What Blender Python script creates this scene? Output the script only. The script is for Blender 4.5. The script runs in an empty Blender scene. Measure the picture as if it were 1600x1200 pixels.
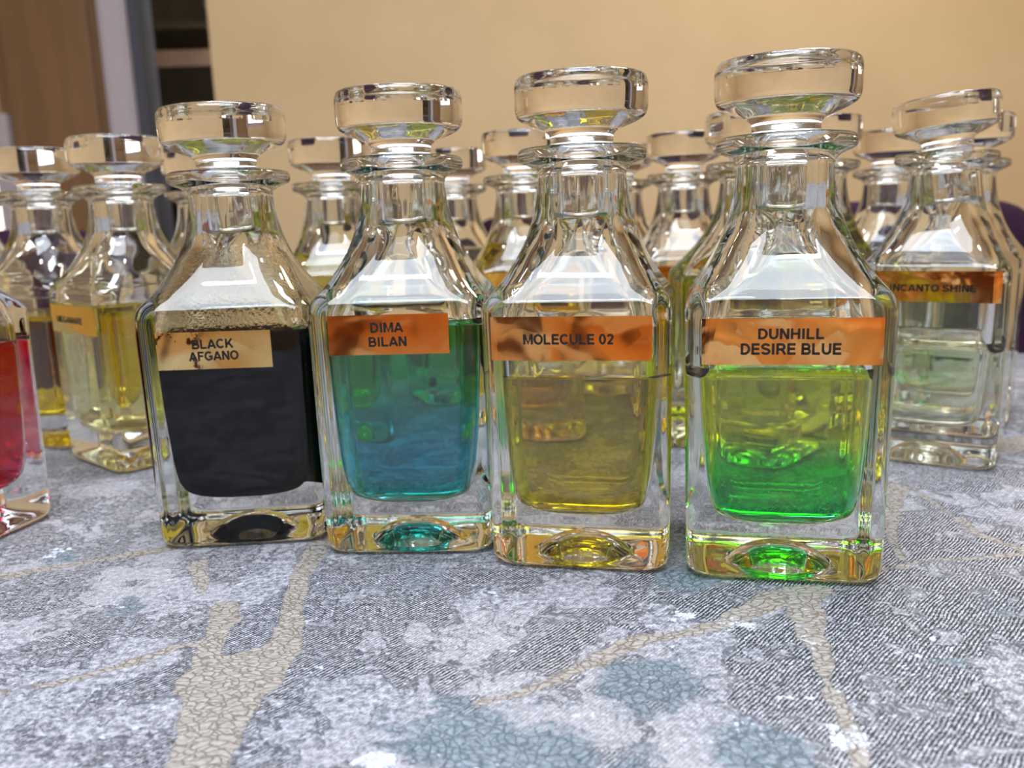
import bpy, math, random
from mathutils import Vector, Matrix
random.seed(7)
C = bpy.context.scene.collection
SC = bpy.context.scene
TZ = 0.75                                   # height of the table top (all table things are measured from it)

# ------------------------------------------------------------------ camera
CAM_H, PITCH, ROLL, FPX = 0.1367, 0.1903, 0.033, 1350.0
fw = Vector((0, math.cos(PITCH), -math.sin(PITCH)))
dn = Vector((0, -math.sin(PITCH), -math.cos(PITCH)))
rt = Vector((1, 0, 0))
RT = math.cos(ROLL) * rt + math.sin(ROLL) * dn
DN = -math.sin(ROLL) * rt + math.cos(ROLL) * dn
cd = bpy.data.cameras.new('camera')
cam = bpy.data.objects.new('camera', cd)
C.objects.link(cam)
cam.matrix_world = Matrix(((RT.x, -DN.x, -fw.x, 0), (RT.y, -DN.y, -fw.y, 0), (RT.z, -DN.z, -fw.z, TZ + CAM_H), (0, 0, 0, 1)))
cd.sensor_fit = 'HORIZONTAL'
cd.sensor_width = 36.0
cd.lens = 36.0 * FPX / 1600.0
cd.clip_start = 0.01
cd.clip_end = 30
cd.dof.use_dof = True
cd.dof.focus_distance = 0.315
cd.dof.aperture_fstop = cd.lens / 2.6       # a 2.6 mm pupil, like a phone's
SC.camera = cam

def ground(px, py, z=0.0):
    """point of the table top seen at a pixel of the 1600x1200 frame (used once, to lay the cloth print out in metres)"""
    d = RT * ((px - 800) / FPX) + DN * ((py - 600) / FPX) + fw
    t = (z - CAM_H) / d.z
    return (d.x * t, d.y * t)

# ------------------------------------------------------------------ world, lights, exposure
w = bpy.data.worlds.new('world'); SC.world = w
w.use_nodes = True
w.node_tree.nodes['Background'].inputs[0].default_value = (0.75, 0.8, 0.9, 1)
w.node_tree.nodes['Background'].inputs[1].default_value = 0.15

def area(name, loc, size, power, color, rot=(0, 0, 0), shape='RECTANGLE'):
    l = bpy.data.lights.new(name, 'AREA')
    l.shape = shape; l.size = size[0]; l.size_y = size[-1]
    l.energy = power; l.color = color
    o = bpy.data.objects.new(name, l); C.objects.link(o)
    o.location = loc; o.rotation_euler = rot
    return o
area('ceiling_panel_light', (-0.10, -0.55, 2.45), (1.4, 0.9), 68, (0.79, 0.88, 1.0))
area('ceiling_tube_light', (-0.25, -0.50, 2.30), (0.55, 0.07), 9, (0.86, 0.92, 1.0))
area('ceiling_tube_light', (0.30, -0.85, 2.30), (0.55, 0.07), 9, (0.86, 0.92, 1.0))
area('ceiling_panel_light', (0.10, 0.55, 2.40), (0.5, 0.3), 24, (0.84, 0.91, 1.0))
area('ceiling_fill_light', (0.10, 0.10, 2.34), (0.8, 0.6), 22, (0.84, 0.91, 1.0), rot=(math.pi, 0, 0))  # added upward fill that brightens the ceiling for the shoulder reflections
for k, (x, y) in enumerate(((-0.62, 0.1), (0.75, 0.1), (-0.55, 1.05), (0.8, 1.1))):
    area('ceiling_spot_light', (x, y, 2.62), (0.12, 0.12), 7, (0.9, 0.94, 1.0), shape='DISK')
area('far_lamp_light', (0.9, 1.6, 2.6), (0.5, 0.3), 20, (1.0, 0.87, 0.70))
area('cabinet_fill_light', (-0.9, 2.70, 2.55), (1.3, 0.4), 11, (1.0, 0.9, 0.8), rot=(math.radians(30), 0, 0))  # added fill light, lifts the dark cabinet

area('cabinet_side_fill_light', (-0.40, 2.62, 1.45), (0.3, 1.1), 8, (1.0, 0.9, 0.8), rot=(math.pi / 2, 0, math.radians(38)))  # added fill hidden behind the tan wall end, aimed into the cabinet

SC.view_settings.view_transform = 'Standard'
SC.view_settings.look = 'None'
SC.view_settings.gamma = 1
SC.view_settings.use_curve_mapping = False
SC.view_settings.exposure = -0.26
cy = SC.cycles
cy.max_bounces = 26; cy.transmission_bounces = 26; cy.glossy_bounces = 8; cy.diffuse_bounces = 4
cy.transparent_max_bounces = 8; cy.volume_bounces = 0
cy.sample_clamp_indirect = 5.0
cy.blur_glossy = 0.4
cy.caustics_refractive = True; cy.caustics_reflective = True
cy.use_denoising = True
cy.use_adaptive_sampling = True
cy.adaptive_threshold = 0.015

# ------------------------------------------------------------------ helpers
def lin(r, g, b):
    f = lambda c: (c / 255 / 12.92) if c / 255 <= 0.04045 else ((c / 255 + 0.055) / 1.055) ** 2.4
    return (f(r), f(g), f(b), 1)

class NT:
    """short hand for building a material's nodes"""
    def __init__(s, name):
        s.m = bpy.data.materials.new(name); s.m.use_nodes = True
        s.t = s.m.node_tree; s.t.nodes.clear()
        s.out = s.t.nodes.new('ShaderNodeOutputMaterial')
    def n(s, kind, **kw):
        nd = s.t.nodes.new(kind)
        for k, v in kw.items():
            if k[0] == '_': setattr(nd, k[1:], v)
            else:
                key = int(k[1:]) if k[0] == 'i' and k[1:].isdigit() else k.replace('_', ' ')
                s.put(nd.inputs[key], v)
        return nd
    def put(s, inp, v):
        if isinstance(v, bpy.types.NodeSocket): s.t.links.new(v, inp)
        elif isinstance(v, bpy.types.Node): s.t.links.new(v.outputs[0], inp)
        else: inp.default_value = v
    def math(s, op, a, b=0.0, c=None, clamp=False):
        nd = s.n('ShaderNodeMath', _operation=op, _use_clamp=clamp)
        s.put(nd.inputs[0], a); s.put(nd.inputs[1], b)
        if c is not None: s.put(nd.inputs[2], c)
        return nd.outputs[0]
    def smooth(s, v, a, b, lo=0.0, hi=1.0):
        nd = s.n('ShaderNodeMapRange', _interpolation_type='SMOOTHSTEP')
        for i, x in enumerate((v, a, b, lo, hi)): s.put(nd.inputs[i], x)
        return nd.outputs[0]
    def mix(s, f, a, b, blend='MIX'):
        nd = s.n('ShaderNodeMix', _data_type='RGBA', _blend_type=blend)
        s.put(nd.inputs[0], f); s.put(nd.inputs[6], a); s.put(nd.inputs[7], b)
        return nd.outputs[2]
    def noise(s, vec, scale, detail=3.0, rough=0.5, dist=0.0):
        nd = s.n('ShaderNodeTexNoise', Scale=scale, Detail=detail, Roughness=rough, Distortion=dist)
        if vec is not None: s.put(nd.inputs['Vector'], vec)
        return nd
    def coord(s, which='Object'):
        return s.n('ShaderNodeTexCoord').outputs[which]
    def bump(s, h, strength, dist):
        return s.n('ShaderNodeBump', Height=h, Strength=strength, Distance=dist).outputs[0]
    def principled(s, color, rough=0.5, normal=None, metallic=0.0, **kw):
        p = s.n('ShaderNodeBsdfPrincipled', Base_Color=color, Roughness=rough, Metallic=metallic)
        if normal is not None: s.put(p.inputs['Normal'], normal)
        for k, v in kw.items(): s.put(p.inputs[k.replace('_', ' ')], v)
        s.t.links.new(p.outputs[0], s.out.inputs[0])
        return p

def simple(name, color, rough=0.5, metallic=0.0, nscale=30, namt=0.12, bump=0.0, **kw):
    t = NT(name)
    nz = t.noise(t.coord(), nscale, 4)
    dark = tuple(c * (1 - namt) for c in color[:3]) + (1,)
    col = t.mix(t.smooth(nz.outputs[0], 0.3, 0.7), dark, color)
    t.principled(col, rough, t.bump(nz.outputs[0], bump, 0.002) if bump else None, metallic, **kw)
    return t.m

def mesh(name, verts, faces, mat=None, parent=None, smooth=True, mats=None, midx=None):
    me = bpy.data.meshes.new(name)
    me.from_pydata([tuple(v) for v in verts], [], faces)
    me.validate(); me.update()
    if smooth:
        me.polygons.foreach_set('use_smooth', [True] * len(me.polygons))
    for m in (mats or ([mat] if mat else [])): me.materials.append(m)
    if midx: me.polygons.foreach_set('material_index', midx)
    o = bpy.data.objects.new(name, me); C.objects.link(o)
    if parent: o.parent = parent
    return o

def tag(o, label=None, cat=None, group=None, kind=None):
    if label: o['label'] = label
    if cat: o['category'] = cat
    if group: o['group'] = group
    if kind: o['kind'] = kind
    return o

def empty(name, loc, rz=0.0):
    o = bpy.data.objects.new(name, None); C.objects.link(o)
    o.location = loc; o.rotation_euler = (0, 0, rz); o.empty_display_size = 0.02
    return o

def boxes(name, lst, mat, parent=None, bevel=0.0):
    """one mesh of axis-aligned boxes given as (x0,x1,y0,y1,z0,z1)"""
    V, F = [], []
    for b in lst:
        x0, x1, y0, y1, z0, z1 = b; k = len(V)
        V += [(x, y, z) for x in (x0, x1) for y in (y0, y1) for z in (z0, z1)]
        F += [[k + i for i in f] for f in ((0, 1, 3, 2), (4, 6, 7, 5), (0, 4, 5, 1), (2, 3, 7, 6), (0, 2, 6, 4), (1, 5, 7, 3))]
    o = mesh(name, V, F, mat, parent, smooth=False)
    if bevel:
        md = o.modifiers.new('bevel', 'BEVEL'); md.width = bevel; md.segments = 3
    return o

# rounded-square sections, N points each, so that any two sections can be bridged
QC, QF = 12, 10            # points per corner and per half flat
def section(half, rc, z):
    rc = min(rc, half - 1e-6)
    fl = half - rc
    quarter = []
    # first half flat along +x side going up, corner, then half flat along +y side
    for i in range(QF): quarter.append((half, fl * (i / QF) ** 0.9))
    for i in range(QC + 1):
        a = (i / QC) * math.pi / 2
        quarter.append((fl + rc * math.cos(a), fl + rc * math.sin(a)))
    for i in range(1, QF): quarter.append((fl * (1 - i / QF) ** 0.9, half))
    pts = []
    for q in range(4):
        c, s = ((1, 0), (0, 1), (-1, 0), (0, -1))[q]
        pts += [(c * x - s * y, s * x + c * y, z) for x, y in quarter]
    return pts
def rsec(half, rc, z):
    """round sections get evenly spaced points, square ones the flat/corner ones, blended by roundness"""
    n = 4 * (2 * QF + QC)
    k = min(1.0, rc / max(half, 1e-9))
    sq = section(half, rc, z)
    if k < 0.55: return sq
    b = (k - 0.55) / 0.45
    out = []
    for i, p in enumerate(sq):
        a0 = math.atan2(p[1], p[0]); a1 = 2 * math.pi * i / n
        while a1 - a0 > math.pi: a1 -= 2 * math.pi
        while a0 - a1 > math.pi: a1 += 2 * math.pi
        a = a0 + (a1 - a0) * b
        r0 = math.hypot(p[0], p[1])
        # radius of the rounded square in direction a
        ca, sa = abs(math.cos(a)), abs(math.sin(a))
        fl = half - min(rc, half - 1e-6); r = min(rc, half - 1e-6)
        t = half / max(ca, sa)
        if min(ca, sa) * t > fl:
            bq = fl * (ca + sa); t = bq + math.sqrt(max(bq * bq - (2 * fl * fl - r * r), 0))
        out.append((math.cos(a) * t, math.sin(a) * t, z))
    return out

def catmull(pts, sub):
    out = []
    for i in range(len(pts) - 1):
        p0 = pts[max(i - 1, 0)]; p1 = pts[i]; p2 = pts[i + 1]; p3 = pts[min(i + 2, len(pts) - 1)]
        for k in range(sub):
            t = k / sub
            out.append(tuple(0.5 * (2 * b + (c - a) * t + (2 * a - 5 * b + 4 * c - d) * t * t + (3 * b - a - 3 * c + d) * t ** 3)
                             for a, b, c, d in zip(p0, p1, p2, p3)))
    out.append(tuple(pts[-1]))
    return out

def loft(name, secs, mat, parent=None, mats=None, split=None, expand=0.0):
    """closed surface through sections (half, rc, z); first and last are closed with a point"""
    V, F, MI = [], [], []
    n = 4 * (2 * QF + QC)
    V.append((0, 0, secs[0][2]))
    for h, r, z in secs:
        V += rsec(h + expand, r + expand, z)
    V.append((0, 0, secs[-1][2]))
    top = len(V) - 1
    for i in range(n):
        F.append((0, 1 + (i + 1) % n, 1 + i)); MI.append(0)
    for s in range(len(secs) - 1):
        a, b = 1 + s * n, 1 + (s + 1) * n
        m = 1 if (split is not None and s >= split) else 0
        for i in range(n):
            j = (i + 1) % n
            F.append((a + i, a + j, b + j, b + i)); MI.append(m)
    a = 1 + (len(secs) - 1) * n
    for i in range(n):
        F.append((a + i, a + (i + 1) % n, top)); MI.append(1 if split is not None else 0)
    return mesh(name, V, F, mat, parent, mats=mats, midx=MI if mats else None)

def lathe(name, prof, mat, parent=None, n=96, ribs=None, closed=False):
    """surface of revolution of (r, z) points; ribs = (count, depth, indices) modulates the radius"""
    V, F = [], []
    m = len(prof)
    for k, (r, z) in enumerate(prof):
        for i in range(n):
            a = 2 * math.pi * i / n; rr = r
            if ribs and k in ribs[2]: rr = r + ribs[1] * math.cos(a * ribs[0])
            V.append((rr * math.cos(a), rr * math.sin(a), z))
    for k in range(m if closed else m - 1):
        a, b = k * n, ((k + 1) % m) * n
        for i in range(n):
            j = (i + 1) % n
            F.append((a + i, a + j, b + j, b + i))
    if not closed:
        V.append((0, 0, prof[0][1])); V.append((0, 0, prof[-1][1]))
        p, q = len(V) - 2, len(V) - 1
        for i in range(n):
            j = (i + 1) % n
            F.append((p, j, i)); F.append(((m - 1) * n + i, (m - 1) * n + j, q))
    return mesh(name, V, F, mat, parent)

# ------------------------------------------------------------------ materials
def glass_mat(name, color, bumpy=0.0, rough=0.0, ior=1.47):
    t = NT(name)
    g = t.n('ShaderNodeBsdfGlass', Color=color, Roughness=rough, IOR=ior)
    if bumpy:
        nz = t.noise(t.coord(), 700 if bumpy > 0.3 else 48, 2)
        t.put(g.inputs['Normal'], t.bump(nz.outputs[0], bumpy, 0.0006 if bumpy > 0.3 else 0.0012))
    t.t.links.new(g.outputs[0], t.out.inputs[0])
    return t.m
M_GLASS = glass_mat('clear_bottle_glass', (0.992, 0.998, 0.992, 1), bumpy=0.08)
M_GLASS_WET = glass_mat('residue_coated_inner_glass', (0.95, 0.93, 0.84, 1), bumpy=0.5, rough=0.03)
M_STOP = glass_mat('clear_stopper_glass', (0.997, 0.999, 0.996, 1))
M_SEAL = glass_mat('clear_plastic_seal', (0.99, 0.99, 0.99, 1), rough=0.03, ior=1.45)

def liquid_mat(name, top, bottom=None, zmid=0.04, zw=0.02, ior=1.36):
    """clear dyed liquid: Beer absorption inside the volume. top/bottom = absorption per metre (r, g, b); both given = a light gradient put into the colour"""
    t = NT(name)
    g = t.n('ShaderNodeBsdfGlass', Color=(1, 1, 1, 1), Roughness=0.0, IOR=ior)
    t.t.links.new(g.outputs[0], t.out.inputs[0])
    def absorb(s):
        d = max(s) * 1.001
        return t.n('ShaderNodeVolumeAbsorption', Color=(1 - s[0] / d, 1 - s[1] / d, 1 - s[2] / d, 1), Density=d)
    if bottom is None:
        v = absorb(top)
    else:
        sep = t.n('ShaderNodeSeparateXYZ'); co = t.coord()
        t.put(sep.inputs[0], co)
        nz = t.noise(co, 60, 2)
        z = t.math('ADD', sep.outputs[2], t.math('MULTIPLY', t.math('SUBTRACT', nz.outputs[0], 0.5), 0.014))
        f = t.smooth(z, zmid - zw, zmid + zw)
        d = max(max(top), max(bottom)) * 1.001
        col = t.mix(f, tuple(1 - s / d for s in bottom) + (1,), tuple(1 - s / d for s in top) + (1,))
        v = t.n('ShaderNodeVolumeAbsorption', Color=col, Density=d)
    t.t.links.new(v.outputs[0], t.out.inputs[1])
    return t.m

def foil_mat(name, c1, c2, scale=40, seed=0.0, stains=False, crumple=0.7):
    t = NT(name)
    co = t.coord()
    mp = t.n('ShaderNodeMapping', Vector=co, Location=(seed, seed * 0.7, seed * 1.3))
    nz = t.noise(mp.outputs[0], scale * 0.6, 2, 0.45, 0.6)
    cr = t.n('ShaderNodeTexVoronoi', Scale=scale * 2.2); t.put(cr.inputs['Vector'], mp.outputs[0])
    col = t.mix(t.smooth(nz.outputs[0], 0.35, 0.65), c1, c2)
    if stains:
        st = t.noise(mp.outputs[0], 220, 5, 0.7)
        big = t.noise(mp.outputs[0], 45, 2)
        k = t.smooth(t.math('ADD', st.outputs[0], t.math('MULTIPLY', big.outputs[0], 0.7)), 0.90, 0.96)
        sx_ = t.n('ShaderNodeSeparateXYZ'); t.put(sx_.inputs[0], co)
        k = t.math('MULTIPLY', k, t.smooth(sx_.outputs[0], -0.012, -0.004, 1.0, 0.12))
        col = t.mix(k, col, (0.09, 0.04, 0.03, 1))
    h = t.math('ADD', nz.outputs[0], t.math('MULTIPLY', cr.outputs[0], 0.05))
    t.principled(col, 0.15, t.bump(h, crumple, 0.006), 1.0)
    return t.m
M_COPPER = foil_mat('copper_foil_paper', (0.90, 0.28, 0.06, 1), (1.0, 0.50, 0.16, 1), 42, 0.3, crumple=0.35)
M_COPPER2 = foil_mat('crinkled_copper_foil_paper', (0.90, 0.33, 0.08, 1), (1.0, 0.56, 0.20, 1), 60, 2.1)
M_GOLD = foil_mat('stained_gold_foil_paper', (0.80, 0.56, 0.22, 1), (0.92, 0.70, 0.34, 1), 30, 7.3, True)
M_COPPER3 = foil_mat('bright_copper_foil_paper', (0.90, 0.30, 0.06, 1), (1.0, 0.52, 0.17, 1), 40, 5.7)
M_YELLOW = foil_mat('yellow_gold_foil_paper', (0.80, 0.50, 0.08, 1), (0.9, 0.62, 0.14, 1), 30, 4.4)
M_INK = simple('black_printing_ink', (0.008, 0.007, 0.007, 1), 0.45)

# liquids (absorption per metre)
L_BLACK = NT('opaque_black_liquid'); L_BLACK.principled((0.002, 0.0015, 0.003, 1), 0.3, Specular_IOR_Level=0.0); L_BLACK = L_BLACK.m
L_TEAL = liquid_mat('teal_blue_liquid', (80, 15, 32), (140, 24, 17), 0.062, 0.025)  # green-to-blue fade of refracted light, put into the absorption
L_OLIVE = liquid_mat('olive_yellow_liquid', (14, 19, 220))
L_GREEN = liquid_mat('green_liquid_light_gradient', (7, 5, 170), (170, 16, 68), 0.036, 0.012)  # light's change from top to bottom painted as two absorption colours
L_RED = liquid_mat('crimson_red_liquid', (14, 260, 120))
L_YEL = liquid_mat('golden_yellow_liquid', (3, 9, 90))
L_STRAW = liquid_mat('pale_straw_liquid', (3.5, 5, 20))
L_PALE = liquid_mat('nearly_clear_liquid', (2.2, 1.6, 5))
L_LIME = liquid_mat('yellow_green_liquid', (13, 12, 75))
L_PLIME = liquid_mat('pale_yellow_green_liquid', (6, 5.5, 45))
L_AMBER = liquid_mat('orange_amber_liquid', (2, 18, 110))

# ------------------------------------------------------------------ room
WX0, WX1, WY0, WY1, WH = -2.3, 2.3, -1.7, 2.4, 2.66
wall_t = NT('tan_painted_plaster')
_n = wall_t.noise(wall_t.coord(), 3, 5)
_f = wall_t.noise(wall_t.coord(), 160, 3)
wall_t.principled(wall_t.mix(wall_t.smooth(_n.outputs[0], 0.3, 0.7), lin(196, 170, 130), lin(204, 178, 138)), 0.75,
                  wall_t.bump(_f.outputs[0], 0.15, 0.002))
M_WALL = wall_t.m
M_CEIL = simple('white_ceiling_paint', (0.72, 0.71, 0.68, 1), 0.8)
fl = NT('brown_laminate_floor')
_w = fl.n('ShaderNodeTexBrick', Scale=4.0, Color1=lin(112, 78, 50), Color2=lin(92, 62, 40), Mortar=lin(40, 26, 18))
fl.put(_w.inputs['Vector'], fl.coord())
fl.principled(_w.outputs[0], 0.4)
M_FLOOR = fl.m
M_FRAME = simple('white_painted_trim', lin(176, 168, 176), 0.45, nscale=8, namt=0.05)
M_WOOD = NT('brown_door_veneer')
_co = M_WOOD.n('ShaderNodeMapping', Vector=M_WOOD.coord(), Scale=(7.0, 7.0, 0.7))
_nz = M_WOOD.noise(_co.outputs[0], 3.0, 5, 0.6, 0.6)
M_WOOD.principled(M_WOOD.mix(M_WOOD.smooth(_nz.outputs[0], 0.3, 0.7), lin(114, 84, 56), lin(126, 94, 64)), 0.5)
M_WOOD = M_WOOD.m
M_DARKWOOD = simple('dark_brown_cabinet_wood', lin(124, 102, 88), 0.4, nscale=12, namt=0.3)
M_GREYMETAL = simple('dark_grey_rebate', lin(72, 74, 84), 0.4)
M_TEAL = simple('teal_glazed_ceramic', lin(70, 120, 108), 0.2)
M_CREAM = simple('cream_glazed_ceramic', lin(170, 160, 140), 0.3)
M_PANEGL = glass_mat('cabinet_pane_glass', (0.8, 0.86, 0.85, 1), ior=1.45)

def struct(o): return tag(o, kind='structure')
struct(boxes('floor', [(WX0 - .1, WX1 + .1, WY0 - .1, 3.6, -0.08, 0)], M_FLOOR))
struct(boxes('ceiling', [(WX0 - .1, WX1 + .1, WY0 - .1, 3.6, WH, WH + .08)], M_CEIL))
struct(boxes('wall_back', [(-0.763, WX1 + .1, WY1, WY1 + 0.1, 0, WH)], M_WALL))
struct(boxes('wall_right', [(WX1, WX1 + .1, WY0, WY1, 0, WH)], M_WALL))
struct(boxes('wall_left', [(WX0 - .1, WX0, WY0, 3.5, 0, WH)], M_WALL))
M_DWALL = simple('warm_tan_wall_paint', lin(176, 142, 104), 0.6)
struct(boxes('wall_front', [(WX0 - .1, WX1 + .1, WY0 - .1, WY0, 0, WH)], M_DWALL))
struct(boxes('wall_far', [(WX0 - .1, WX1 + .1, 3.4, 3.5, 0, WH)], M_WALL))
struct(boxes('baseboard_back', [(-0.763, WX1, WY1 - 0.015, WY1, 0, 0.09)], M_FRAME, bevel=0.003))

# left of the wall's end: white door post with a dark rebate, brown door leaf, lit window
struct(boxes('trim_1', [(-1.042, -0.972, WY1 - 0.02, WY1 + 0.1, 0, WH), (-1.03, -0.98, WY1 - 0.03, WY1 - 0.02, 0, WH)], M_FRAME, bevel=0.002))
struct(boxes('trim_2', [(-0.972, -0.945, WY1 + 0.0, WY1 + 0.1, 0, WH)], M_GREYMETAL))
d1 = boxes('door_1', [(-1.34, -1.042, WY1 + 0.01, WY1 + 0.05, 0.0, 2.3)], M_WOOD); struct(d1)
boxes('door_panel', [(-1.31, -1.075, WY1 - 0.002, WY1 + 0.01, 0.15, 1.0), (-1.31, -1.075, WY1 - 0.002, WY1 + 0.01, 1.1, 2.2)], M_WOOD, d1, bevel=0.004)
w1 = boxes('window_1', [(-2.0, -1.34, WY1 - 0.02, WY1 + 0.05, 0.55, 0.60), (-2.0, -1.34, WY1 - 0.02, WY1 + 0.05, 1.15, 1.2),
                        (-1.36, -1.315, WY1 - 0.02, WY1 + 0.05, 0.55, 1.2), (-2.0, -1.96, WY1 - 0.02, WY1 + 0.05, 0.55, 1.2),
                        (-1.67, -1.645, WY1 - 0.01, WY1 + 0.05, 0.6, 1.15)], M_FRAME, bevel=0.003); struct(w1)
em = NT('lit_window_pane')
_s = em.n('ShaderNodeEmission', Color=(1.0, 0.93, 0.80, 1), Strength=4.0)
em.t.links.new(_s.outputs[0], em.out.inputs[0])
boxes('window_pane', [(-1.96, -1.36, WY1 + 0.0, WY1 + 0.01, 0.6, 1.15)], em.m, w1)
M_MAHOG = simple('dark_mahogany', lin(58, 24, 24), 0.4, nscale=9, namt=0.3)
wd = empty('reflection_block', (-1.11, -1.35, 0)); tag(wd, 'dark brown block standing at the wall behind the camera', 'reflection_block')  # unseen block added so the left of the foil label reflects dark
boxes('body', [(-0.45, 0.45, -0.3, 0.0, 0.05, 2.1), (-0.43, 0.43, -0.28, -0.02, 0, 0.05)], M_MAHOG, wd, bevel=0.004)
for sx in (-1, 1):
    dd = boxes('door', [(min(0.005 * sx, 0.44 * sx), max(0.005 * sx, 0.44 * sx), 0.0, 0.02, 0.08, 2.07)], M_MAHOG, wd, bevel=0.003)
    boxes('handle', [(min(0.03 * sx, 0.045 * sx), max(0.03 * sx, 0.045 * sx), 0.02, 0.045, 0.95, 1.15)], M_GREYMETAL, dd, bevel=0.003)
struct(boxes('wall_left_return', [(-2.4, -1.34, WY1 + 0.05, WY1 + 0.1, 0, WH)], M_WALL)).name = 'wall_window'

# dark cabinet with glass doors, seen between the post and the end of the tan wall
cb = empty('display_cabinet', (-1.0, 2.95, 0))
tag(cb, 'dark brown glass-fronted cabinet behind the end of the tan wall', 'cabinet')
boxes('carcass', [(-0.35, 0.55, 0.30, 0.38, 0, 2.3), (-0.35, -0.33, 0, 0.36, 0, 2.3), (0.53, 0.55, 0, 0.36, 0, 2.3),
                  (-0.35, 0.55, 0, 0.36, 2.28, 2.3), (-0.35, 0.55, 0, 0.36, 0, 0.1)], M_DARKWOOD, cb)
for z in (0.72, 1.02, 1.27, 1.52, 1.85):
    boxes('shelf', [(-0.33, 0.53, 0.02, 0.36, z, z + 0.022)], M_DARKWOOD, cb)
boxes('door_glass', [(-0.33, 0.53, 0.0, 0.004, 0.1, 2.28)], M_PANEGL, cb)
for z in (0.1, 1.40):
    boxes('door_rail', [(-0.35, 0.55, -0.012, -0.002, z, z + 0.05)], M_DARKWOOD, cb)
vs = lathe('vase', [(0.02, 0), (0.032, 0.004), (0.036, 0.05), (0.03, 0.10), (0.016, 0.15), (0.012, 0.19), (0.017, 0.21), (0.013, 0.209), (0.008, 0.19)], M_TEAL, n=48)
vs.location = (-1.02, 3.08, 1.042); tag(vs, 'slim teal vase standing inside the dark glass cabinet', 'vase')
pl = lathe('serving_bowl', [(0.03, 0), (0.05, 0.005), (0.09, 0.04), (0.11, 0.075), (0.105, 0.075), (0.085, 0.045), (0.045, 0.012)], M_CREAM, n=48)
pl.location = (-0.88, 3.10, 1.542); tag(pl, 'cream bowl on an upper shelf of the dark glass cabinet', 'bowl')

# ------------------------------------------------------------------ table and tablecloth
M_TABLE = simple('brown_table_wood', lin(110, 76, 48), 0.45)
TX, TY0, TY1 = 0.95, -0.16, 0.775
tb = empty('dining_table', (0, 0.3, 0)); tag(tb, 'brown wooden dining table hidden under the patterned cloth', 'table')
boxes('tabletop', [(-TX + .01, TX - .01, TY0 - .29, TY1 - .31, TZ - 0.03, TZ - 0.002)], M_TABLE, tb, bevel=0.003)
for sx in (-1, 1):
    for yy in (TY0 - 0.2, TY1 - 0.4):
        boxes('leg', [(sx * 0.85 - .03, sx * 0.85 + .03, yy - .03, yy + .03, 0, TZ - 0.03)], M_TABLE, tb, bevel=0.004)

def seg_dist(p, a, b):
    ax, ay, ra = a; bx, by, rb = b
    dx, dy = bx - ax, by - ay
    t = max(0, min(1, ((p[0] - ax) * dx + (p[1] - ay) * dy) / (dx * dx + dy * dy + 1e-12)))
    return math.hypot(p[0] - ax - t * dx, p[1] - ay - t * dy) - (ra + t * (rb - ra))
def ribbon(pts):
    out = []
    for px, py, wpx in pts:
        x, y = ground(px, py); x2, y2 = ground(px + wpx / 2, py)
        out.append((x, y, math.hypot(x2 - x, y2 - y)))
    return out
RIB = [ribbon(r) for r in (
    [(295, 1330, 120), (308, 1200, 92), (335, 1140, 105), (352, 1080, 132), (372, 1052, 140)],
    [(310, 1075, 70), (322, 1030, 36), (335, 1000, 34), (350, 972, 44), (352, 950, 40), (347, 945, 26)],
    [(400, 1068, 76), (440, 1010, 60), (455, 970, 34), (460, 930, 28), (470, 900, 30), (492, 862, 36), (510, 835, 36)],
    [(325, 1006, 22), (285, 1008, 18), (235, 1026, 22), (150, 1052, 15), (60, 1072, 13), (-40, 1090, 12)],
    [(316, 925, 18), (312, 900, 24), (308, 880, 30)],
    [(-40, 905, 22), (20, 898, 24), (100, 885, 16), (170, 872, 18), (240, 862, 26), (300, 850, 20)],
    [(720, 1105, 10), (800, 1088, 12), (870, 1062, 20), (940, 1030, 34), (1000, 1000, 36), (1060, 992, 22), (1130, 975, 30), (1200, 940, 50), (1270, 925, 60)],
    [(1250, 930, 60), (1262, 975, 50), (1280, 1020, 30), (1295, 1070, 18), (1320, 1120, 30), (1345, 1180, 24), (1355, 1240, 24)],
    [(1380, 890, 10), (1450, 876, 10), (1530, 872, 12), (1640, 862, 14)],
    [(1400, 760, 40), (1392, 800, 22), (1396, 850, 14), (1408, 872, 14)],
    [(1420, 760, 8), (1480, 800, 10), (1530, 835, 18), (1600, 860, 20)],
    [(1560, 700, 60), (1640, 680, 60)])]
def blob(px, py, rx, ry, amp):
    x, y = ground(px, py); x2, _ = ground(px + rx, py); _, y2 = ground(px, py - ry)
    return (x, y, abs(x2 - x), abs(y2 - y), amp)
HATCH = [blob(*b) for b in ((560, 960, 110, 70, .16), (390, 990, 45, 45, .2), (700, 900, 60, 30, .1), (330, 890, 60, 30, .10),
         (230, 1100, 120, 40, .06), (1240, 1060, 90, 60, .14), (1400, 950, 150, 70, .16), (1500, 1100, 120, 60, .06), (1440, 840, 90, 40, .14),
         (100, 1000, 160, 90, -.02), (640, 1040, 50, 30, .12), (150, 900, 140, 30, .03),
         (860, 950, 70, 50, -.10), (560, 1150, 160, 50, -.14), (760, 1080, 70, 50, -.12), (60, 1130, 120, 60, -.12), (430, 905, 30, 40, -.15),
         (900, 1130, 80, 60, -.12), (280, 910, 50, 30, -.12), (1120, 1180, 100, 40, -.16), (650, 990, 22, 16, -.25), (1570, 1060, 60, 40, -.12))]
BLUE = [blob(*b) for b in ((1010, 1065, 90, 45, 1.0), (1080, 905, 60, 20, .9), (1190, 1170, 90, 45, 1.0), (720, 1140, 150, 60, .75), (880, 1190, 150, 40, .7),
        (190, 950, 60, 30, .5), (90, 870, 50, 16, .5), (1480, 1030, 50, 20, .6), (1110, 1000, 40, 30, .5), (640, 905, 90, 30, .35), (1550, 950, 60, 20, .4))]
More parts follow.
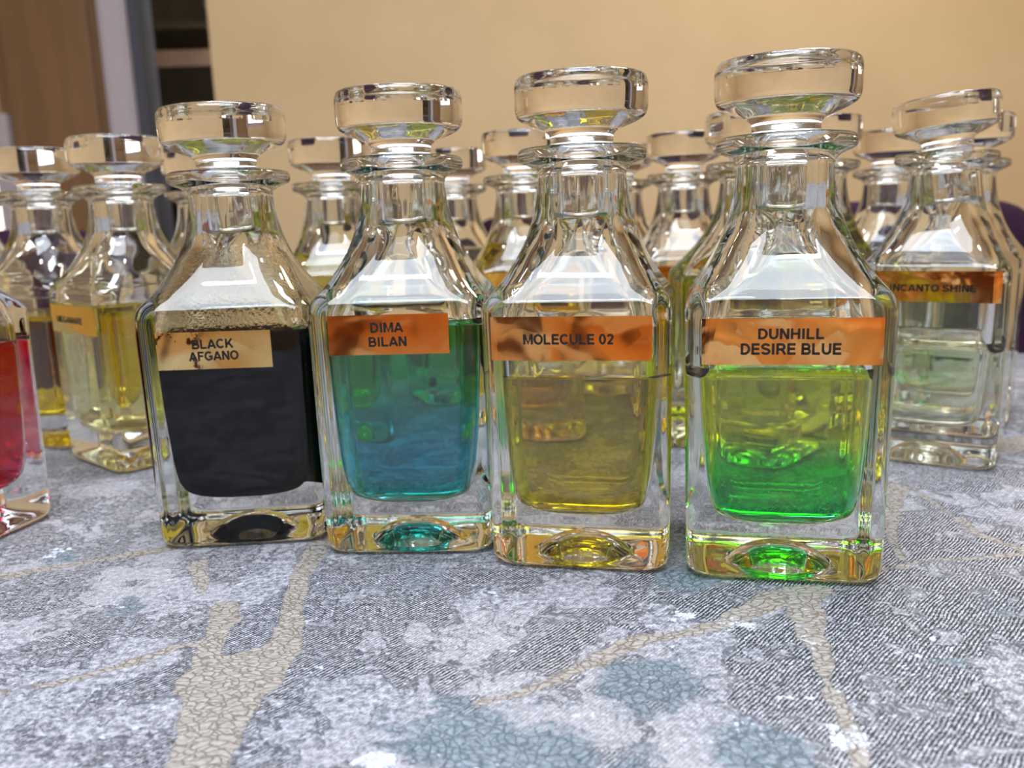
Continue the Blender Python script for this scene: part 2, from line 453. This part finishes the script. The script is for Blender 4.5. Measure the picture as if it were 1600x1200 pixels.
WHITE = [blob(*b) for b in ((1325, 1155, 36, 24, 1.0), (590, 1190, 40, 22, 1.0), (1065, 962, 30, 7, .9), (1150, 975, 45, 12, .7), (1265, 1005, 28, 24, .6),
         (1430, 1025, 60, 12, .5), (1160, 1130, 30, 25, .55), (1300, 1090, 60, 30, .45), (1440, 735, 60, 14, .3), (90, 862, 26, 12, .6), (820, 1060, 26, 14, .5),
         (180, 945, 40, 16, .45), (1220, 1090, 30, 10, .4))]
def field(lst, p):
    s = 0.0
    for x, y, rx, ry, a in lst:
        q = ((p[0] - x) / rx) ** 2 + ((p[1] - y) / ry) ** 2
        if q < 9: s += a * math.exp(-q)
    return s
def axis(a, b, f0, f1, fine, coarse):
    out = [a]
    while out[-1] < b - 1e-9:
        st = fine if f0 <= out[-1] < f1 else coarse
        nx = out[-1] + st
        if out[-1] < f0 < nx: nx = f0
        out.append(min(nx, b))
    return out
gx = axis(-TX, TX, -0.34, 0.40, 0.0024, 0.03)
gy = axis(TY0, TY1, 0.16, 0.60, 0.0024, 0.02)
drop = [(0.004, -0.001), (0.0065, -0.004), (0.008, -0.010), (0.010, -0.06), (0.012, -0.14), (0.014, -0.22)]
xs = [(-TX - o, z) for o, z in reversed(drop)] + [(x, 0) for x in gx] + [(TX + o, z) for o, z in drop]
ys = [(TY0 - o, z) for o, z in reversed(drop)] + [(y, 0) for y in gy] + [(TY1 + o, z) for o, z in drop]
V, A1, A2, A3, A4 = [], [], [], [], []
for y, zy in ys:
    for x, zx in xs:
        wv = 0.006 * math.sin(x * 23 + y * 5) * min(1, -zy / 0.1) + 0.006 * math.sin(y * 27) * min(1, -zx / 0.1)
        V.append((x + (wv if zx < 0 else 0), y + (wv if zy < 0 else 0), min(zx, zy)))
        p = (x, y)
        near = -0.36 < x < 0.55 and 0.14 < y < 0.62
        A1.append(min(seg_dist(p, r[i], r[i + 1]) for r in RIB for i in range(len(r) - 1)) if near else 0.05)
        A2.append(field(HATCH, p) if near else 0.0)
        A3.append(field(BLUE, p) if near else 0.0)
        A4.append(field(WHITE, p) if near else 0.0)
nx = len(xs)
F = [(j * nx + i, j * nx + i + 1, (j + 1) * nx + i + 1, (j + 1) * nx + i) for j in range(len(ys) - 1) for i in range(nx - 1)]

t = NT('embossed_marbled_oilcloth')
P = t.coord()
def attr(nm): return t.n('ShaderNodeAttribute', _attribute_name=nm).outputs['Fac']
aR, aH, aB, aW = attr('ribbon'), attr('hatch'), attr('blue'), attr('white')
wn = t.noise(P, 45, 4)
sub = t.n('ShaderNodeVectorMath', _operation='SUBTRACT'); t.put(sub.inputs[0], wn.outputs[1]); sub.inputs[1].default_value = (0.5, 0.5, 0.5)
scl = t.n('ShaderNodeVectorMath', _operation='SCALE'); t.put(scl.inputs[0], sub.outputs[0]); scl.inputs['Scale'].default_value = 0.016
PW = t.n('ShaderNodeVectorMath', _operation='ADD'); t.put(PW.inputs[0], P); t.put(PW.inputs[1], scl.outputs[0]); PW = PW.outputs[0]
def dotv(vec, d):
    nd = t.n('ShaderNodeVectorMath', _operation='DOT_PRODUCT'); t.put(nd.inputs[0], vec); nd.inputs[1].default_value = d
    return nd.outputs['Value']
# embossed hatching: broken short dashes in slanted rows
hw = t.noise(P, 70, 2).outputs[0]
jit = t.noise(P, 900, 2).outputs[0]
ph = t.math('ADD', t.math('MULTIPLY', dotv(P, (0.74, -0.67, 0)), 2 * math.pi / 0.00120), t.math('ADD', t.math('MULTIPLY', hw, 12.0), t.math('MULTIPLY', jit, 5.5)))
line = t.math('MULTIPLY_ADD', t.math('SINE', ph), 0.5, 0.5)
dash = t.n('ShaderNodeMapping', Vector=P, Rotation=(0, 0, -0.83), Scale=(420, 900, 1))
dn_ = t.noise(dash.outputs[0], 1.0, 2).outputs[0]
line = t.smooth(t.math('ADD', line, t.math('MULTIPLY', t.math('SUBTRACT', dn_, 0.5), 2.2)), 0.38, 0.62)
# patches
patch = t.noise(PW, 30, 8, 0.62, 0.4).outputs[0]
pf = t.math('ADD', patch, aH)
mH = t.smooth(pf, 0.49, 0.53)
edge = t.math('SUBTRACT', 1.0, t.smooth(t.math('ABSOLUTE', t.math('SUBTRACT', pf, 0.492)), 0.0, 0.016))
isl = t.noise(PW, 75, 6, 0.62, 0.5).outputs[0]
island = t.smooth(isl, 0.575, 0.60)
iedge = t.math('SUBTRACT', 1.0, t.smooth(t.math('ABSOLUTE', t.math('SUBTRACT', isl, 0.578)), 0.0, 0.018))
speck = t.noise(P, 1300, 3, 0.7).outputs[0]
grain = t.noise(P, 420, 4, 0.65).outputs[0]
big = t.noise(P, 7, 3).outputs[0]
light = t.mix(t.smooth(grain, 0.35, 0.65), lin(106, 107, 113), lin(174, 174, 183))
light = t.mix(t.smooth(big, 0.42, 0.62, 0.0, 0.55), light, lin(164, 160, 163))
dark = t.mix(t.smooth(grain, 0.35, 0.7), lin(12, 17, 22), lin(38, 44, 52))
kh = t.math('MULTIPLY', mH, t.math('SUBTRACT', 1.0, t.math('MULTIPLY', island, 0.8)))
lines_k = t.math('ADD', t.math('MULTIPLY', kh, 0.78), 0.26)
col = t.mix(t.math('MULTIPLY', line, lines_k, clamp=True), light, dark)
col = t.mix(t.smooth(speck, 0.54, 0.62, 0.0, 0.75), col, lin(54, 60, 70))
col = t.mix(t.math('MULTIPLY', t.math('MAXIMUM', edge, iedge), 0.85), col, lin(42, 46, 54))
# blue-grey crackled patches
vor = t.n('ShaderNodeTexVoronoi', _feature='DISTANCE_TO_EDGE', Scale=330.0); t.put(vor.inputs['Vector'], PW)
crack = t.math('SUBTRACT', 1.0, t.smooth(vor.outputs[0], 0.02, 0.11))
bm = t.smooth(t.math('ADD', aB, t.math('MULTIPLY', t.math('SUBTRACT', isl, 0.5), 1.6)), 0.25, 0.65)
blue = t.mix(t.smooth(grain, 0.35, 0.65), lin(88, 102, 112), lin(116, 130, 140))
blue = t.mix(t.math('MULTIPLY', crack, 0.75), blue, lin(52, 66, 74))
col = t.mix(t.math('MULTIPLY', bm, 0.85), col, blue)
# white chalky spots
wm = t.smooth(t.math('ADD', aW, t.math('MULTIPLY', t.math('SUBTRACT', t.noise(P, 240, 5, 0.7).outputs[0], 0.5), 2.4)), 0.50, 0.62)
wm2 = t.smooth(t.noise(PW, 260, 4, 0.6).outputs[0], 0.66, 0.70)
wm = t.math('MAXIMUM', t.math('MULTIPLY', wm, t.math('SUBTRACT', 1.0, t.math('MULTIPLY', crack, 0.6))), t.math('MULTIPLY', wm2, 0.7))
col = t.mix(wm, col, lin(188, 192, 206))
# tan leathery ribbons
rn = t.math('MULTIPLY', t.math('SUBTRACT', t.noise(P, 110, 4, 0.6).outputs[0], 0.5), 0.0085)
rm = t.math('SUBTRACT', 1.0, t.smooth(t.math('ADD', aR, rn), -0.0003, 0.0004))
redge = t.math('SUBTRACT', 1.0, t.smooth(t.math('ABSOLUTE', t.math('ADD', aR, rn)), 0.0, 0.0006))
v2 = t.n('ShaderNodeTexVoronoi', _feature='DISTANCE_TO_EDGE', Scale=380.0)
mp2 = t.n('ShaderNodeMapping', Vector=PW, Rotation=(0, 0, 0.5), Scale=(0.7, 1.25, 1)); t.put(v2.inputs['Vector'], mp2.outputs[0])
tan = t.mix(t.smooth(grain, 0.3, 0.7), lin(126, 120, 115), lin(152, 146, 140))
tan = t.mix(t.math('SUBTRACT', 1.0, t.smooth(v2.outputs[0], 0.0, 0.10), clamp=True), tan, lin(98, 91, 84))
col = t.mix(t.math('MULTIPLY', redge, 0.55), col, lin(60, 58, 60))
col = t.mix(t.math('MULTIPLY', rm, t.math('SUBTRACT', 1.0, t.math('MULTIPLY', wm, 0.8))), col, tan)
# relief
h1 = t.math('MULTIPLY', t.math('MULTIPLY', t.math('SUBTRACT', 1.0, line), 0.7), t.math('SUBTRACT', 1.0, rm))
h2 = t.math('MULTIPLY', t.smooth(v2.outputs[0], 0.0, 0.14), t.math('MULTIPLY', rm, 0.6))
h3 = t.math('MULTIPLY', t.math('SUBTRACT', 1.0, crack), t.math('MULTIPLY', bm, 0.5))
hh = t.math('ADD', t.math('ADD', h1, h2), t.math('ADD', h3, t.math('MULTIPLY', grain, 0.8)))
bmp = t.bump(hh, 0.8, 0.0007)
t.principled(col, t.mix(rm, (0.5, 0.5, 0.5, 1), (0.26, 0.26, 0.26, 1)), bmp, Specular_IOR_Level=0.45)
cl = mesh('tablecloth', V, F, t.m)
cl.location = (0, 0, TZ)
tag(cl, 'grey marbled embossed oilcloth with tan veins under all the bottles', 'tablecloth')
for nm, dat in (('ribbon', A1), ('hatch', A2), ('blue', A3), ('white', A4)):
    at = cl.data.attributes.new(nm, 'FLOAT', 'POINT'); at.data.foreach_set('value', dat)

# ------------------------------------------------------------------ chairs beyond the table
M_PURPLE = NT('dark_purple_velour')
_n1 = M_PURPLE.noise(M_PURPLE.coord(), 500, 3)
M_PURPLE.principled(M_PURPLE.mix(M_PURPLE.smooth(_n1.outputs[0], 0.3, 0.7), lin(30, 14, 30), lin(44, 22, 42)), 0.85,
                    M_PURPLE.bump(_n1.outputs[0], 0.3, 0.001), Specular_IOR_Level=0.1)
M_PURPLE = M_PURPLE.m
M_CHLEG = simple('dark_wood_chair_leg', lin(52, 34, 26), 0.4)
def make_chair():
    r = empty('dining_chair', (0, 0, 0))
    # backrest: rounded panel, slightly reclined
    Vb, Fb = [], []
    n, W, T = 28, 0.21, 0.03
    outl = []
    for i in range(n + 1):
        a = math.pi * i / n
        sx = math.copysign(abs(math.cos(a)) ** 0.30, math.cos(a)); sz = abs(math.sin(a)) ** 0.30
        outl.append((W * sx, sz))
    prof = [(-T, 0.90), (-T * 0.7, 0.975), (0, 1.0), (T * 0.7, 0.975), (T, 0.90)]
    z0, z1 = 0.50, 0.892
    for yy, k in [(-T, 0.0)] + prof + [(T, 0.0)]:
        for x, s in outl:
            zz = z0 + (z1 - z0) * s * (k if k else 0.02)
            Vb.append((x * (k if k else 0.2), yy + 0.06 * s, zz))
    m = n + 1
    for j in range(len(prof) + 1):
        for i in range(n):
            Fb.append((j * m + i, j * m + i + 1, (j + 1) * m + i + 1, (j + 1) * m + i))
    for j in range(len(prof) + 1):
        Fb.append((j * m, (j + 1) * m, (j + 1) * m + n, j * m + n))
    mesh('backrest', Vb, Fb, M_PURPLE, r)
    st = boxes('seat', [(-0.20, 0.20, -0.15, 0.0, 0.41, 0.485)], M_PURPLE, r, bevel=0.02)
    for sx in (-1, 1):
        boxes('leg', [(sx * 0.17 - .015, sx * 0.17 + .015, -0.13, -0.10, 0, 0.41)], M_CHLEG, r)
        boxes('leg', [(sx * 0.17 - .015, sx * 0.17 + .015, -0.035, -0.005, 0, 0.50)], M_CHLEG, r)
    return r
def copy_tree(o, parent=None):
    c = o.copy(); C.objects.link(c)
    if parent: c.parent = parent
    for ch in list(o.children): copy_tree(ch, c)
    return c
ch0 = make_chair()
spots = [(-0.625, 0.95, 'dark purple upholstered chair beyond the table, at the far left'),
         (0.11, 1.92, 'dark purple upholstered chair farther back near the tan wall, behind the middle bottles'),
         (0.425, 0.95, 'dark purple upholstered chair beyond the table, at the right edge')]
for i, (x, y, lb) in enumerate(spots):
    c = ch0 if i == 0 else copy_tree(ch0)
    c.location = (x, y, 0)
    tag(c, lb, 'chair', 'purple chairs around the table')

# ------------------------------------------------------------------ the perfume bottles
OUT = catmull([(0.0005, 0.0005, 0.0078), (0.005, 0.005, 0.0075), (0.010, 0.010, 0.0064), (0.0145, 0.0145, 0.0044), (0.0178, 0.0178, 0.0018), (0.0192, 0.0192, 0.0004)], 3)
OUT += [(0.0210, 0.0190, 0.0), (0.0300, 0.0095, 0.0), (0.0320, 0.0088, 0.0002), (0.0334, 0.0085, 0.0009), (0.0343, 0.0083, 0.0020), (0.0348, 0.0082, 0.0034), (0.03505, 0.008, 0.0055), (0.0352, 0.008, 0.012)]
OUT += [(0.0356, 0.008, 0.05), (0.0360, 0.008, 0.09), (0.0361, 0.008, 0.0985)]
OUT += catmull([(0.0361, 0.008, 0.0985), (0.03605, 0.0083, 0.1015), (0.0352, 0.009, 0.1045), (0.0335, 0.0103, 0.1072), (0.0300, 0.0125, 0.1120), (0.0262, 0.0148, 0.1185),
                (0.0228, 0.0170, 0.1260), (0.0204, 0.0190, 0.1340), (0.0187, 0.0185, 0.1415), (0.0178, 0.0177, 0.1475), (0.0174, 0.0174, 0.1515)], 4)[1:]
OUT += [(0.0180, 1, 0.1538), (0.0205, 1, 0.1555), (0.0235, 1, 0.1566), (0.0248, 1, 0.1574), (0.0254, 1, 0.1586), (0.0254, 1, 0.1604), (0.0249, 1, 0.1616), (0.0240, 1, 0.1622),
        (0.0150, 1, 0.1622), (0.0133, 1, 0.1620), (0.0126, 1, 0.1612)]
NOUT = len(OUT)
INN = [(0.0126, 1, 0.1612), (0.0124, 1, 0.150), (0.0123, 1, 0.1375)]
INN2 = catmull([(0.0123, 0.0123, 0.1375), (0.0126, 0.0124, 0.1325), (0.0146, 0.0138, 0.1270), (0.0176, 0.0140, 0.1210), (0.0208, 0.0125, 0.1145), (0.0245, 0.0105, 0.1085),
                (0.0274, 0.0088, 0.1035), (0.0288, 0.0075, 0.0985), (0.0292, 0.007, 0.0940), (0.0290, 0.007, 0.080), (0.0286, 0.007, 0.065), (0.0280, 0.0072, 0.050),
                (0.0272, 0.0077, 0.036), (0.0262, 0.0085, 0.0280), (0.0240, 0.010, 0.0228), (0.0200, 0.012, 0.0200), (0.0140, 0.0135, 0.0190), (0.006, 0.0059, 0.0186), (0.0005, 0.0004, 0.0185)], 3)
SECS = OUT + INN[1:] + INN2[1:]
def body_mesh(mats):
    return loft('glass_body', SECS, None, None, mats=mats, split=NOUT + 6)
B_PROTO = {}
def stopper_mesh():
    pr = [(0.0095, 0.1345), (0.0102, 0.1348), (0.0106, 0.1356), (0.0107, 0.150), (0.0108, 0.1624), (0.0120, 0.1632), (0.01245, 0.1640), (0.0124, 0.1655), (0.0127, 0.1672)]
    pr += catmull([(0.0127, 0.1672), (0.0145, 0.1688), (0.0180, 0.1702), (0.0215, 0.1716), (0.0243, 0.1732), (0.0256, 0.1750), (0.0260, 0.1772)], 3)[1:]
    pr += [(0.0261, 0.181), (0.0261, 0.1848), (0.0259, 0.1866), (0.0254, 0.1880), (0.0246, 0.1888), (0.0236, 0.1891), (0.0200, 0.1889), (0.0150, 0.1885), (0.004, 0.1884)]
    return pr
STOP = stopper_mesh()
SEAL = [(0.01215, 0.1615), (0.01205, 0.155), (0.01195, 0.145), (0.01185, 0.1365), (0.0118, 0.1345), (0.0112, 0.1342), (0.01095, 0.1346), (0.01095, 0.150), (0.01095, 0.1624),
        (0.0116, 0.1630), (0.0150, 0.1630), (0.0152, 0.1627), (0.0150, 0.16235), (0.0130, 0.1623)]
body_me = body_mesh([M_GLASS, M_GLASS]).data
wet = body_mesh([M_GLASS, M_GLASS_WET]).data
for o in [o for o in C.objects if o.name.startswith('glass_body')]: bpy.data.objects.remove(o)
_s = lathe('stopper', STOP, M_STOP, n=128); stop_me = _s.data; bpy.data.objects.remove(_s)
_s = lathe('stopper_seal', SEAL, M_SEAL, n=144, ribs=(18, 0.00012, (1, 2, 3)), closed=True); seal_me = _s.data; bpy.data.objects.remove(_s)

def inner_at(z):
    for a, b in zip(INN2, INN2[1:]):
        if b[2] <= z <= a[2]:
            k = (z - b[2]) / (a[2] - b[2] + 1e-12)
            return tuple(b[i] + (a[i] - b[i]) * k for i in range(2))
def liquid(level, mat, parent):
    h, r = inner_at(level)
    E = 0.00015
    lower = [s for s in reversed(INN2) if s[2] < level - 0.0004]
    secs = [(s[0] + E if i else s[0], s[1] + E, s[2] - (E if s[0] < 0.02 else 0.0)) for i, s in enumerate(lower)]
    secs.append((h + E, r + E, level + 0.0006))
    secs += [(h - 0.0004, r, level + 0.00035), (h - 0.0010, r, level + 0.0001), (h - 0.002, r, level), (h * 0.6, r * 0.6, level), (0.0005, 0.0004, level)]
    return loft('liquid', secs, mat, parent)

def face_half(z):
    return 0.03505 + (0.0361 - 0.03505) * (z - 0.0045) / 0.094
def label(parent, s0, s1, z0, z1, mat, sk=0.0):
    """foil sticker following the front face and its rounded corners; s = distance along the face"""
    NX, NZ, T = 48, 6, 0.00012
    V, F = [], []
    for layer in (0.00003, 0.00003 + T):
        for j in range(NZ + 1):
            for i in range(NX + 1):
                s = s0 + (s1 - s0) * i / NX; z = z0 + (z1 - z0) * j / NZ + sk * s
                h = face_half(z); rc = 0.008; fl = h - rc
                if abs(s) <= fl: x, y, nx_, ny_ = s, -h, 0, -1
                else:
                    a = (abs(s) - fl) / rc; sg = math.copysign(1, s)
                    x = sg * (fl + rc * math.sin(a)); y = -(fl + rc * math.cos(a)); nx_, ny_ = sg * math.sin(a), -math.cos(a)
                V.append((x + nx_ * layer, y + ny_ * layer, z))
    m = NX + 1; K = m * (NZ + 1)
    for j in range(NZ):
        for i in range(NX):
            a = j * m + i
            F.append((a, a + m, a + m + 1, a + 1)); a += K; F.append((a, a + 1, a + m + 1, a + m))
    rim = [i for i in range(m)] + [j * m + NX for j in range(1, NZ + 1)] + [NZ * m + i for i in range(NX - 1, -1, -1)] + [j * m for j in range(NZ - 1, 0, -1)]
    for a, b in zip(rim, rim[1:] + rim[:1]): F.append((a, b, b + K, a + K))
    return mesh('label', V, F, mat, parent, smooth=False)
# bold sans capitals drawn as strokes: cap height 1, each letter = (advance, [centre lines])
def arc(cx, cy_, rx, ry, a0, a1, n=14):
    return [(cx + rx * math.cos(math.radians(a0 + (a1 - a0) * i / n)), cy_ + ry * math.sin(math.radians(a0 + (a1 - a0) * i / n))) for i in range(n + 1)]
SW = 0.215                                   # stroke width
E0, E1, EM = 0.088, 0.912, 0.51
def bowl(x0, x1, y0, y1):
    r = (y1 - y0) / 2
    return [(x0, y1)] + arc(x1 - r * 0.95, y0 + r, r * 0.95, r, 90, -90) + [(x0, y0)]
LETTERS = {
    'A': (0.86, [[(0.06, 0), (0.43, 0.97)], [(0.80, 0), (0.43, 0.97)], [(0.20, 0.28), (0.66, 0.28)]]),
    'B': (0.80, [[(0.13, 0), (0.13, 1)], bowl(0.13, 0.64, EM, E1), bowl(0.13, 0.70, E0, EM)]),
    'C': (0.85, [arc(0.44, 0.5, 0.35, 0.42, 42, 318, 26)]),
    'D': (0.84, [[(0.13, 0), (0.13, 1)], [(0.13, E1)] + arc(0.36, 0.5, 0.36, 0.412, 90, -90, 20) + [(0.13, E0)]]),
    'E': (0.76, [[(0.13, 0), (0.13, 1)], [(0.13, E1), (0.70, E1)], [(0.13, EM), (0.66, EM)], [(0.13, E0), (0.72, E0)]]),
    'F': (0.70, [[(0.13, 0), (0.13, 1)], [(0.13, E1), (0.68, E1)], [(0.13, EM), (0.60, EM)]]),
    'G': (0.90, [arc(0.45, 0.5, 0.36, 0.42, 45, 300, 26) + [(0.76, 0.20), (0.76, 0.44), (0.48, 0.44)]]),
    'H': (0.84, [[(0.13, 0), (0.13, 1)], [(0.71, 0), (0.71, 1)], [(0.13, EM), (0.71, EM)]]),
    'I': (0.34, [[(0.17, 0), (0.17, 1)]]),
    'K': (0.84, [[(0.13, 0), (0.13, 1)], [(0.16, 0.30), (0.72, 1.0)], [(0.36, 0.58), (0.78, 0.0)]]),
    'L': (0.72, [[(0.13, 0), (0.13, 1)], [(0.13, E0), (0.68, E0)]]),
    'M': (0.98, [[(0.12, 0), (0.12, 1)], [(0.86, 0), (0.86, 1)], [(0.16, 1.0), (0.49, 0.08), (0.82, 1.0)]]),
    'N': (0.84, [[(0.13, 0), (0.13, 1)], [(0.71, 0), (0.71, 1)], [(0.14, 1.0), (0.70, 0.0)]]),
    'O': (0.90, [arc(0.45, 0.5, 0.36, 0.42, 0, 360, 36)]),
    'R': (0.84, [[(0.13, 0), (0.13, 1)], bowl(0.13, 0.68, 0.46, E1), [(0.40, 0.46), (0.52, 0.42), (0.77, 0.0)]]),
    'S': (0.78, [arc(0.39, 0.715, 0.28, 0.205, 15, 230, 16) + arc(0.39, 0.285, 0.30, 0.205, 65, -165, 16)]),
    'T': (0.74, [[(0.37, 0), (0.37, 1)], [(0.03, E1), (0.71, E1)]]),
    'U': (0.84, [[(0.13, 1), (0.13, 0.40)] + arc(0.42, 0.40, 0.29, 0.315, 180, 360, 18) + [(0.71, 1)]]),
    '0': (0.68, [arc(0.33, 0.5, 0.235, 0.42, 0, 360, 32)]),
    '2': (0.68, [arc(0.32, 0.70, 0.23, 0.215, 165, -30, 14) + [(0.40, 0.42), (0.14, 0.10)], [(0.05, E0), (0.60, E0)]])}
def stroke(V, F, pts, ox):
    pts = [p for i, p in enumerate(pts) if i == 0 or math.dist(p, pts[i - 1]) > 1e-6]
    n = len(pts); closed = math.dist(pts[0], pts[-1]) < 1e-6
    base = len(V)
    for i in range(n):
        p = pts[i]
        a = pts[i - 1] if i else (pts[-2] if closed else None)
        b = pts[i + 1] if i < n - 1 else (pts[1] if closed else None)
        d1 = ((p[0] - a[0]), (p[1] - a[1])) if a else None
        d2 = ((b[0] - p[0]), (b[1] - p[1])) if b else None
        nn = []
        for d in (d1, d2):
            if d:
                l = math.hypot(*d) or 1; nn.append((-d[1] / l, d[0] / l))
        nx_ = sum(q[0] for q in nn) / len(nn); ny_ = sum(q[1] for q in nn) / len(nn)
        l2 = max(nx_ * nx_ + ny_ * ny_, 0.30)
        hx, hy = nx_ / l2 * SW / 2, ny_ / l2 * SW / 2
        for z in (0, 1):
            V.append((ox + p[0] + hx, p[1] + hy, z)); V.append((ox + p[0] - hx, p[1] - hy, z))
    for i in range(n - 1):
        a = base + 4 * i; b = a + 4
        F += [(a + 2, a + 3, b + 3, b + 2), (a, b, b + 1, a + 1), (a, a + 2, b + 2, b), (a + 1, b + 1, b + 3, a + 3)]
    F += [(base, base + 1, base + 3, base + 2), (base + 4 * n - 4, base + 4 * n - 2, base + 4 * n - 1, base + 4 * n - 3)]
def lettering(text, sc, zc, width, height, parent):
    """flat printed letters standing on the foil, centred at (sc, zc) on the front face"""
    LV, LF, pen = [], [], 0.0
    for ch in text:
        if ch == ' ': pen += 0.34; continue
        ad, sts = LETTERS[ch]
        for st in sts: stroke(LV, LF, st, pen)
        pen += ad + 0.06
    me = bpy.data.meshes.new('lettering'); me.from_pydata([(x, y, z * 0.01) for x, y, z in LV], [], LF); me.update()
    xs_ = [v.co.x for v in me.vertices]; ys_ = [v.co.y for v in me.vertices]
    cx, cyy = (min(xs_) + max(xs_)) / 2, (min(ys_) + max(ys_)) / 2
    kx, ky = width / (max(xs_) - min(xs_)), height / (max(ys_) - min(ys_))
    for v in me.vertices:
        x = (v.co.x - cx) * kx + sc; z = (v.co.y - cyy) * ky + zc
        v.co = (x, -(face_half(z) + 0.00019 + (v.co.z + 0.01) * 0.003), z)
    me.materials.clear(); me.materials.append(M_INK)
    o = bpy.data.objects.new('lettering', me); C.objects.link(o); o.parent = parent
    return o

GROUP = 'glass perfume bottles on the table'
def bottle(x, y, deg, lab, level=None, liq=None, sx=1.0, sz=1.0, wetin=False, tilt=None, srot=0.0):
    r = empty('perfume_bottle', (x, y, TZ + 0.0005), math.radians(deg))
    r.scale = (sx, sx, sz)
    tag(r, lab, 'bottle', GROUP)
    b = bpy.data.objects.new('glass_body', wet if wetin else body_me); C.objects.link(b); b.parent = r
    s = bpy.data.objects.new('stopper', stop_me); C.objects.link(s); s.parent = r
    e = bpy.data.objects.new('stopper_seal', seal_me); C.objects.link(e); e.parent = s
    if tilt:
        ax, ang, dx = tilt               # tilt about the mouth of the bottle
        piv = Vector((0, 0, 0.1625))
        R = Matrix.Rotation(math.radians(ang), 4, ax)
        s.matrix_local = Matrix.Translation(piv + Vector(dx)) @ R @ Matrix.Translation(-piv)
    if liq: liquid(level, liq, r)
    return r

# front row
b1 = bottle(-0.1215, 0.3915, 4, 'bottle of opaque black liquid with stained gold label, front row left', 0.0935, L_BLACK, 1.03, 0.985, wetin=True, tilt=('Y', -1.0, (-0.0006, 0, 0.0004)))
lb = label(b1, -0.0262, 0.0190, 0.0797, 0.0955, M_GOLD, -0.01)
lettering('BLACK', -0.0040, 0.0904, 0.0163, 0.0044, lb); lettering('AFGANO', -0.0040, 0.0853, 0.0196, 0.0042, lb)
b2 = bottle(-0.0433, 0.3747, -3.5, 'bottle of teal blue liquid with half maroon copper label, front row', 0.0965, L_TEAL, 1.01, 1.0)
lb = label(b2, -0.0264, 0.0212, 0.0845, 0.1004, M_COPPER)
lettering('DIMA', -0.0030, 0.0953, 0.0130, 0.0042, lb); lettering('BILAN', -0.0030, 0.0897, 0.0150, 0.0042, lb)
b3 = bottle(0.0305, 0.3518, -12, 'bottle of olive yellow liquid with one line copper label, front row', 0.0755, L_OLIVE)
lb = label(b3, -0.0312, 0.0290, 0.0833, 0.0998, M_COPPER3)
lettering('MOLECULE 02', -0.0018, 0.0913, 0.0338, 0.0041, lb)
b4 = bottle(0.1053, 0.334, -12, 'bottle of green liquid with painted-in light from yellow-green to emerald, front row right', 0.0788, L_GREEN, 1.01, 1.003)
lb = label(b4, -0.0300, 0.0304, 0.0820, 0.0985, M_COPPER2)
lettering('DUNHILL', 0.0, 0.0930, 0.0218, 0.0041, lb); lettering('DESIRE BLUE', 0.0, 0.0876, 0.0334, 0.0043, lb)
# left side
bottle(-0.268, 0.383, -14, 'bottle of crimson red liquid cut by the left photo edge', 0.087, L_RED)
b = bottle(-0.226, 0.520, -42, 'bottle of pale straw liquid turned cornerwise with small yellow label', 0.0955, L_STRAW)
lb = label(b, -0.0295, 0.0300, 0.0790, 0.0950, M_YELLOW)
lettering('MEGAMARE', -0.0035, 0.0866, 0.0345, 0.0040, lb)
bottle(-0.303, 0.577, -20, 'bottle of golden yellow liquid behind the red liquid bottle', 0.0844, L_YEL)
bottle(-0.405, 0.66, 10, 'bottle mostly out of frame at the far left, behind the golden yellow one', 0.05, L_PALE)
# second and third rows
bottle(-0.2195, 0.642, -30, 'clear bottle in back row seen between cornerwise bottle and black one', 0.07, L_PLIME)
bottle(-0.113, 0.578, 8, 'pale yellow-green bottle behind the gap of black and teal bottles', 0.115, L_PLIME)
bottle(-0.0402, 0.690, 20, 'small looking far bottle just right of the teal bottle stopper', 0.1122, L_STRAW)
b = bottle(0.0114, 0.5664, 5, 'bottle with two line yellow label between teal and olive bottles', 0.118, L_YEL)
lb = label(b, -0.0300, 0.0300, 0.0880, 0.1034, M_YELLOW)
lettering('CHAN', -0.0080, 0.1008, 0.0150, 0.0036, lb)
lettering('DE L', -0.0095, 0.0958, 0.0120, 0.0036, lb)
bottle(0.0905, 0.705, -8, 'far bottle with bluish neck ring just right of olive bottle neck', 0.03, L_PALE)
b = bottle(0.124, 0.617, -2, 'orange amber bottle with dark bronze label behind the front gap', 0.079, L_AMBER)
lb = label(b, -0.0300, 0.0300, 0.0850, 0.1010, M_COPPER)
lettering('IF', -0.003, 0.0945, 0.0060, 0.0045, lb)
bottle(0.139, 0.50, -40, 'olive tinted bottle directly behind the green liquid bottle', 0.10, L_PLIME)
bottle(0.203, 0.575, -20, 'nearly full yellow-green bottle behind the green liquid bottle', 0.127, L_LIME, 1.0, 1.02)
bottle(0.2826, 0.652, -10, 'far clear bottle seen left of the tilted stopper', 0.04, L_PALE)
b = bottle(0.234, 0.471, -33, 'bottle of nearly clear liquid with crooked stopper and copper label', 0.065, L_PALE, tilt=('Y', -5.5, (0.0004, 0, 0.0012)))
lb = label(b, -0.0285, 0.0326, 0.0868, 0.1026, M_COPPER2)
lettering('INCANTO SHINE', 0.0014, 0.0940, 0.0400, 0.0040, lb)
bottle(0.2885, 0.556, -33, 'rightmost bottle, standing behind the crooked stopper one', 0.0486, L_PALE)
